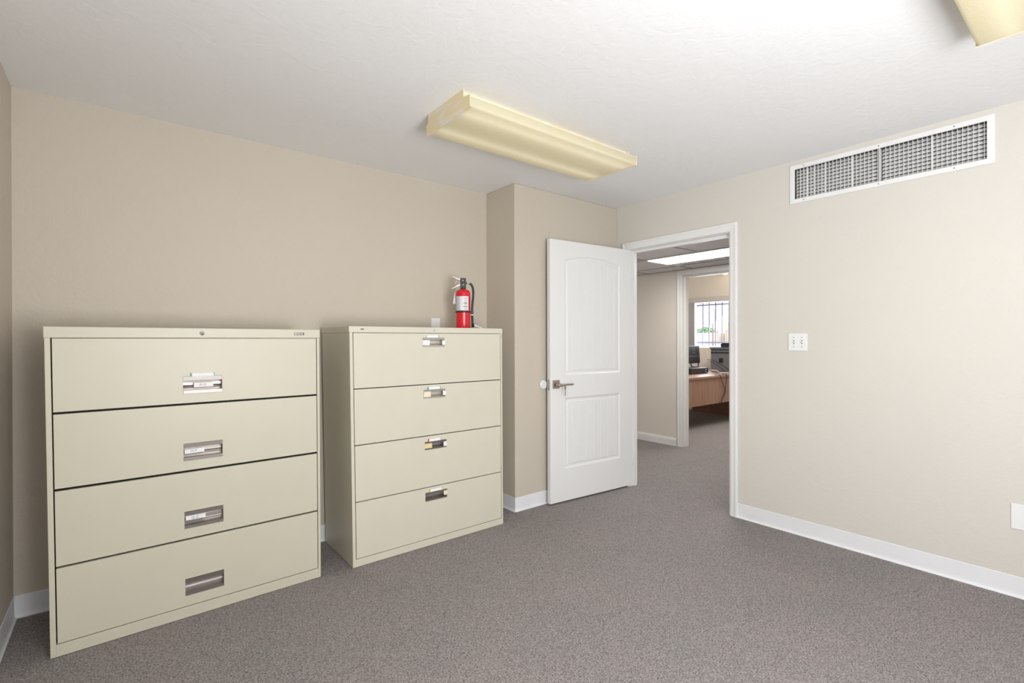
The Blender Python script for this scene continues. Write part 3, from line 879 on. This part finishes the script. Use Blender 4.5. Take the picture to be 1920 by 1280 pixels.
# dropped ceiling: tiles and tees
sbox('ceiling_hall', M['tile'], XR2, 0.1, HZ, XH, 4.9, HZ + 0.02)
bm = bmesh.new()
xs_ = [3.655, 4.262, 4.872]
ys_ = [0.69, 1.30, 1.91, 2.52, 3.13, 3.74, 4.35]
for x in xs_: box(bm, x - 0.010, 0.1, HZ - 0.006, x + 0.010, 4.9, HZ)
for y in ys_: box(bm, XR2, y - 0.010, HZ - 0.0055, XH, y + 0.010, HZ)
box(bm, XH - 0.02, 0.1, HZ - 0.004, XH, 4.9, HZ)
struct(link('trim_3', bm, M['tee']))
tr = thing('troffer_light', 'long bright fluorescent light set in the hall ceiling tiles', 'ceiling light', (4.46, 2.50, HZ))
bm = bmesh.new(); box(bm, -0.155, -0.60, -0.010, 0.200, 0.615, -0.004); link('diffuser', bm, M['troffer'], tr)
bm = bmesh.new()
box(bm, -0.190, -0.62, -0.008, -0.178, 0.62, 0.0); box(bm, 0.205, -0.62, -0.008, 0.215, 0.62, 0.0)
box(bm, -0.178, -0.62, -0.008, 0.40, -0.60, 0.0); box(bm, 0.10, 0.560, -0.008, 0.40, 0.62, 0.0)
link('troffer_frame', bm, M['white'], tr)

# ------------------------------------------------------------------ the far office
bm = bmesh.new()    # window wall
WY0, WY1, WZ0, WZ1 = 3.30, 4.975, 1.135, 1.975
for v in [0]:
    holed_plate(bm, 1.9, 6.0, 0, H, 0.0, 0.18, [(WY0, WY1, WZ0, WZ1)])
for v in bm.verts: v.co = Vector((XW + v.co.y, v.co.x, v.co.z))
struct(link('wall_office_window', bm, M['hallwall']))
sbox('wall_office_near', M['hallwall'], XH2, 1.9, 0, XW, 2.0, H)
sbox('wall_office_far', M['hallwall'], XH2, 5.6, 0, XW, 5.72, H)
sbox('ceiling_office', M['hallwall'], XH2, 1.9, H, XW, 5.7, H + 0.1)
bm = bmesh.new(); prism(bm, [(XW, 0), (XW - 0.012, 0), (XW - 0.012, 0.08), (XW - 0.004, 0.09), (XW, 0.09)], 'y', 4.90, 5.6)
struct(link('baseboard_office', bm, M['white']))
bm = bmesh.new()
holed_plate(bm, WY0, WY1, WZ0, WZ1, 0.10, 0.14, [(WY0 + 0.03, 4.235, WZ0 + 0.03, WZ1 - 0.03), (4.275, WY1 - 0.03, WZ0 + 0.03, WZ1 - 0.03)])
for v in bm.verts: v.co = Vector((XW + v.co.y, v.co.x, v.co.z))
struct(link('window_1', bm, M['white']))
# security bars outside the glass
sb = thing('security_bars', 'grey iron bars across the outside of the office window', 'window bars', (XW + 0.22, 4.1, WZ0))
for i in range(14):
    y = 4.981 - i * 0.1235
    if y < WY0: break
    bm = bmesh.new(); box(bm, -0.008, y - 4.1 - 0.008, -0.05, 0.008, y - 4.1 + 0.008, 0.88); link('bar', bm, M['bar'], sb)
for z in (0.09, 0.775):
    bm = bmesh.new(); box(bm, -0.018, WY0 - 4.1, z - 0.014, -0.008, 5.02 - 4.1, z + 0.014); link('rail', bm, M['bar'], sb)
# valance and stacked vertical slats
bl = thing('vertical_blind', 'grey fabric vertical blind drawn aside with a matching valance over the office window', 'blind', (XW, 4.2, 1.15))
bm = bmesh.new(); box(bm, -0.12, -0.95, 0.785, -0.005, 0.86, 0.873); link('valance', bm, M['blind'], bl, bevel=0.003)
for i in range(16):
    y = 0.632 + i * 0.013
    bm = bmesh.new(); box(bm, -0.105 + (i % 2) * 0.006, y, -0.03, -0.03 + (i % 2) * 0.006, y + 0.003, 0.79); link('slat', bm, M['blind'], bl)

# ceiling bulb
lb = thing('ceiling_lamp', 'small glowing dome lamp on the ceiling of the far office', 'ceiling light', (7.95, 4.21, H))
bm = bmesh.new(); lathe(bm, [(0, -0.018), (0.055, -0.018), (0.06, -0.006), (0.06, 0), (0, 0)], seg=24); link('lamp_base', bm, M['nickel'], lb)
bm = bmesh.new(); lathe(bm, [(0, -0.070), (0.018, -0.067), (0.036, -0.055), (0.044, -0.038), (0.044, -0.018), (0, -0.018)], seg=24); link('lamp_globe', bm, M['bulb'], lb)

# desk
dk = thing('desk', 'brown wooden laminate office desk seen through both doorways', 'desk', (6.0, 3.74, 0))
bm = bmesh.new(); box(bm, -0.03, 0.0, 0.718, 2.06, 1.14, 0.750); link('desk_top', bm, M['wood'], dk, bevel=0.003)
bm = bmesh.new(); box(bm, 0.03, 0.022, 0.338, 1.996, 0.042, 0.717); link('modesty_panel', bm, M['wood'], dk)
bm = bmesh.new(); box(bm, 1.998, 0.02, 0.0, 2.028, 1.115, 0.717); link('end_panel', bm, M['wood2'], dk)
bm = bmesh.new(); box(bm, 0.0, 0.02, 0.0, 0.028, 1.115, 0.717); link('end_panel', bm, M['wood2'], dk)

pc = thing('desktop_computer', 'flat black desktop computer lying on the brown desk under the monitor', 'computer', (6.73, 4.10, 0.751))
bm = bmesh.new(); box(bm, 0, 0, 0.006, 0.49, 0.36, 0.086)
link('case', bm, M['black'], pc, bevel=0.004)
for fx, fy in ((0.03, 0.03), (0.46, 0.03), (0.03, 0.33), (0.46, 0.33)):
    bm = bmesh.new(); lathe(bm, [(0, 0), (0.012, 0), (0.012, 0.007), (0, 0.007)], fx, fy, 12); link('foot', bm, M['rubber'], pc)
bm = bmesh.new(); box(bm, 0.395, -0.002, 0.05, 0.445, 0.0, 0.066); box(bm, 0.40, -0.002, 0.02, 0.42, 0.0, 0.03, 1)
link('port_panel', bm, [mat('blue_port', (0.1, 0.35, 0.6), 0.4), M['plate']], pc)

mo = thing('monitor', 'black flat monitor seen from behind on an A-shaped stand', 'monitor', (7.08, 4.30, 0.838))
bm = bmesh.new()
hx = 0.225
prof = [(-0.012, 0.062), (0.006, 0.340), (0.030, 0.340), (0.018, 0.062)]
prism(bm, prof, 'x', -hx, hx)
link('screen_back', bm, M['black'], mo, bevel=0.006)
bm = bmesh.new(); prism(bm, [(-0.0075, 0.175), (-0.0065, 0.179), (-0.002, 0.179), (-0.002, 0.175)], 'x', -hx + 0.02, hx - 0.03)
link('seam_strip', bm, M['steel'], mo)
bm = bmesh.new()     # small ring emblem
for i in range(24):
    a0, a1 = 2 * PI * i / 24, 2 * PI * (i + 1) / 24
    q = [(math.cos(a) * r * 0.034, math.sin(a) * r * 0.040) for a, r in ((a0, 1), (a1, 1), (a1, 0.8), (a0, 0.8))]
    bm.faces.new([bm.verts.new((0.05 + x, -0.0050 + z * 0.065 - 0.001, 0.262 + z)) for x, z in q])
link('emblem', bm, M['steel'], mo)
bm = bmesh.new()
tube(bm, [(-0.05, 0.0, 0.10), (0.03, 0.02, 0.004)], 0.009, 8); tube(bm, [(0.20, 0.0, 0.11), (0.215, 0.02, 0.004)], 0.009, 8)
tube(bm, [(0.03, 0.02, 0.006), (0.215, 0.02, 0.006)], 0.007, 8)
link('stand', bm, M['black'], mo)

# grey box-shaped stand near the window with a printer on it
hu = thing('desk_hutch', 'grey fabric-faced hutch standing on the desk before the window', 'hutch', (7.70, 3.78, 0.751))
bm = bmesh.new(); box(bm, 0, 0, 0.0, 0.32, 0.547, 0.372); link('hutch_body', bm, M['grey_fabric'], hu)
bm = bmesh.new(); box(bm, -0.03, -0.01, 0.372, 0.33, 0.555, 0.398); link('hutch_top', bm, M['grey_fabric'], hu, bevel=0.002)
bm = bmesh.new(); box(bm, -0.006, 0.335, 0.145, 0.0, 0.405, 0.222); link('cable_port', bm, M['black'], hu)
bm = bmesh.new(); box(bm, -0.004, 0.0, 0.30, 0.0, 0.547, 0.322); link('painted_shadow', bm, M['black'], hu)  # black strip painting the shadow line below the hutch top
pr = thing('printer', 'low black printer on top of the grey hutch by the window', 'printer', (7.72, 3.80, 1.150))
bm = bmesh.new(); prism(bm, [(0, 0), (0.36, 0), (0.37, 0.05), (0.34, 0.075), (0.02, 0.075), (0, 0.06)], 'x', 0.0, 0.27); link('printer_body', bm, M['black'], pr, bevel=0.004)
bm = bmesh.new(); box(bm, -0.003, 0.06, 0.035, 0.0, 0.10, 0.045); link('button', bm, M['steel'], pr)
bm = bmesh.new(); box(bm, 7.74, 4.19, 1.150, 7.95, 4.33, 1.158)
tag(link('paper_stack', bm, M['paper']), 'thin white paper stack on the hutch top beside the black printer', 'paper')


def cable(pts, r, label, m=None, name='cable'):
    bm = bmesh.new(); tube(bm, smooth_path(pts, 8), r, 8)
    return tag(link(name, bm, m or M['black']), label, 'cable', 'cables on and under the office desk')


cable([(7.30, 4.12, 0.93), (7.40, 4.10, 0.90), (7.52, 4.05, 0.82), (7.56, 4.0, 0.757), (7.50, 3.9, 0.756)], 0.004, 'black cable looping from the monitor down to the desk')
cable([(7.26, 4.14, 0.96), (7.42, 4.12, 0.94), (7.60, 4.08, 0.86), (7.69, 4.02, 0.80), (7.68, 3.95, 0.757)], 0.004, 'black cable running from the monitor across the grey hutch')
cable([(6.86, 3.80, 0.754), (6.90, 3.733, 0.752), (6.93, 3.730, 0.68), (7.00, 3.735, 0.60), (7.04, 3.74, 0.50), (6.98, 3.75, 0.40), (6.94, 3.75, 0.345), (6.80, 3.80, 0.31), (6.60, 3.86, 0.29), (6.45, 3.92, 0.285)], 0.0045, 'black cable hanging over the desk edge and sagging underneath')
cable([(7.06, 3.80, 0.754), (7.08, 3.733, 0.752), (7.08, 3.730, 0.68), (7.06, 3.735, 0.58), (7.055, 3.74, 0.48), (6.97, 3.75, 0.37), (6.93, 3.755, 0.335), (6.84, 3.79, 0.31)], 0.0045, 'second black cable hanging straight down the desk panel')
cable([(7.23, 4.06, 0.80), (7.30, 4.00, 0.79), (7.36, 3.98, 0.757), (7.52, 3.92, 0.756), (7.66, 3.9, 0.756)], 0.006, 'pale grey cable with plugs lying beside the black computer', M['plate'])

# ------------------------------------------------------------------ outside the far window
M['ground'] = mat('pale_asphalt', (0.55, 0.53, 0.52), 0.9)
M['block'] = mat('tan_block', (0.78, 0.72, 0.64), 0.9, var=0.08, vscale=2)
M['stucco'] = mat('peach_stucco', (0.80, 0.58, 0.42), 0.9)
M['leaf'] = mat('pale_green_leaf', (0.42, 0.58, 0.36), 0.8, var=0.3, vscale=4)
M['pole'] = mat('weathered_pole', (0.40, 0.36, 0.38), 0.9)
sbox('ground', M['ground'], 8.6, -10, -0.2, 70, 60, -0.02)
tag(sbox('building', M['block'], 30.0, 16.75, -0.02, 34.0, 21.0, 1.74), 'low tan building beyond the yard behind the bars', 'building')
tag(sbox('building', M['stucco'], 31.0, 12.0, -0.02, 36.0, 16.45, 2.46), 'peach building at the edge of the window view', 'building')
for n_ in ('building', 'building.001'):
    if n_ in bpy.data.objects and 'kind' in bpy.data.objects[n_]: del bpy.data.objects[n_]['kind']
bm = bmesh.new(); box(bm, 28.0, 8.0, -0.02, 28.2, 26.0, 1.18)
o = link('boundary_wall', bm, mat('grey_wall', (0.55, 0.54, 0.56), 0.9)); tag(o, 'grey low boundary wall across the yard outside', 'wall')
fr = thing('railing', 'dark metal railing on top of the grey boundary wall', 'railing', (28.1, 13.0, 1.18))
bm = bmesh.new(); box(bm, -0.02, -3, 0.62, 0.02, 2.6, 0.66); link('top_rail', bm, M['pole'], fr)
for i in range(10):
    bm = bmesh.new(); box(bm, -0.02, -3 + i * 0.6, 0, 0.02, -2.96 + i * 0.6, 0.62); link('post', bm, M['pole'], fr)
tree = thing('tree', 'green bushy tree beyond the tan building outside the window', 'tree', (38.0, 21.8, 0))
bm = bmesh.new(); rnd = random.Random(3)
for i in range(1500):
    th, ph = rnd.uniform(0, 2 * PI), rnd.uniform(-0.6, 1.5)
    r = rnd.uniform(0.6, 1.0)
    cpt = Vector((1.1 * r * math.cos(th) * math.cos(ph), 1.15 * r * math.sin(th) * math.cos(ph), 1.45 + 0.9 * r * math.sin(ph)))
    n1 = Vector((rnd.gauss(0, 1), rnd.gauss(0, 1), rnd.gauss(0, 1))).normalized(); n2 = n1.orthogonal().normalized(); n3 = n1.cross(n2)
    sz = 0.10
    bm.faces.new([bm.verts.new(cpt + n2 * a * sz + n3 * b * sz) for a, b in ((-1, 0), (0, -.6), (1, 0), (0, .6))])
link('foliage', bm, M['leaf'], tree)
bm = bmesh.new(); tube(bm, [(0, 0, -0.02), (0, 0, 1.4)], 0.12, 8); link('trunk', bm, M['pole'], tree)
up_ = thing('utility_pole', 'thin utility pole with crossarms in the bright sky outside', 'utility pole', (36.0, 19.9, 0))
bm = bmesh.new(); tube(bm, [(0, 0, -0.02), (0, 0, 3.7)], 0.022, 8); link('pole', bm, M['pole'], up_)
bm = bmesh.new(); box(bm, -0.03, -0.40, 3.42, 0.03, 0.40, 3.47); box(bm, -0.03, -0.3, 3.2, 0.03, 0.3, 3.24); link('crossarm', bm, M['pole'], up_)
bm = bmesh.new(); tube(bm, [(27.0, 15.05, -0.02), (27.0, 15.05, 2.22)], 0.035, 8)
tag(link('post', bm, mat('rust_post', (0.35, 0.18, 0.15), 0.9)), 'short rusty post standing before the grey boundary wall', 'post')

# worn seams in the carpet in the doorway: shallow dark slits
def slit(a, b, wd=0.004):
    a, b = Vector((a[0], a[1], 0.0004)), Vector((b[0], b[1], 0.0004)); t = (b - a).normalized(); s_ = Vector((-t.y, t.x, 0)) * wd / 2
    return [a - s_, b - s_, b + s_, a + s_]
def seam_bits(bits):
    bm = bmesh.new()
    for a, b in bits:
        vs = [bm.verts.new(p) for p in slit(a, b)]
        tp = [bm.verts.new(p.co + Vector((0, 0, 0.0005))) for p in vs]
        bm.faces.new(vs); bm.faces.new(tp)
        for i in range(4): bm.faces.new((vs[i], vs[(i + 1) % 4], tp[(i + 1) % 4], tp[i]))
    return bm
SEAMS = [((4.35, 2.85), (4.50, 2.83)), ((4.58, 2.82), (5.05, 2.77)), ((5.33, 2.90), (5.30, 2.74)), ((3.62, 2.17), (3.60, 2.07)), ((3.66, 2.62), (3.65, 2.56))]
struct(link('floor_seam', seam_bits(SEAMS), M['slot']))
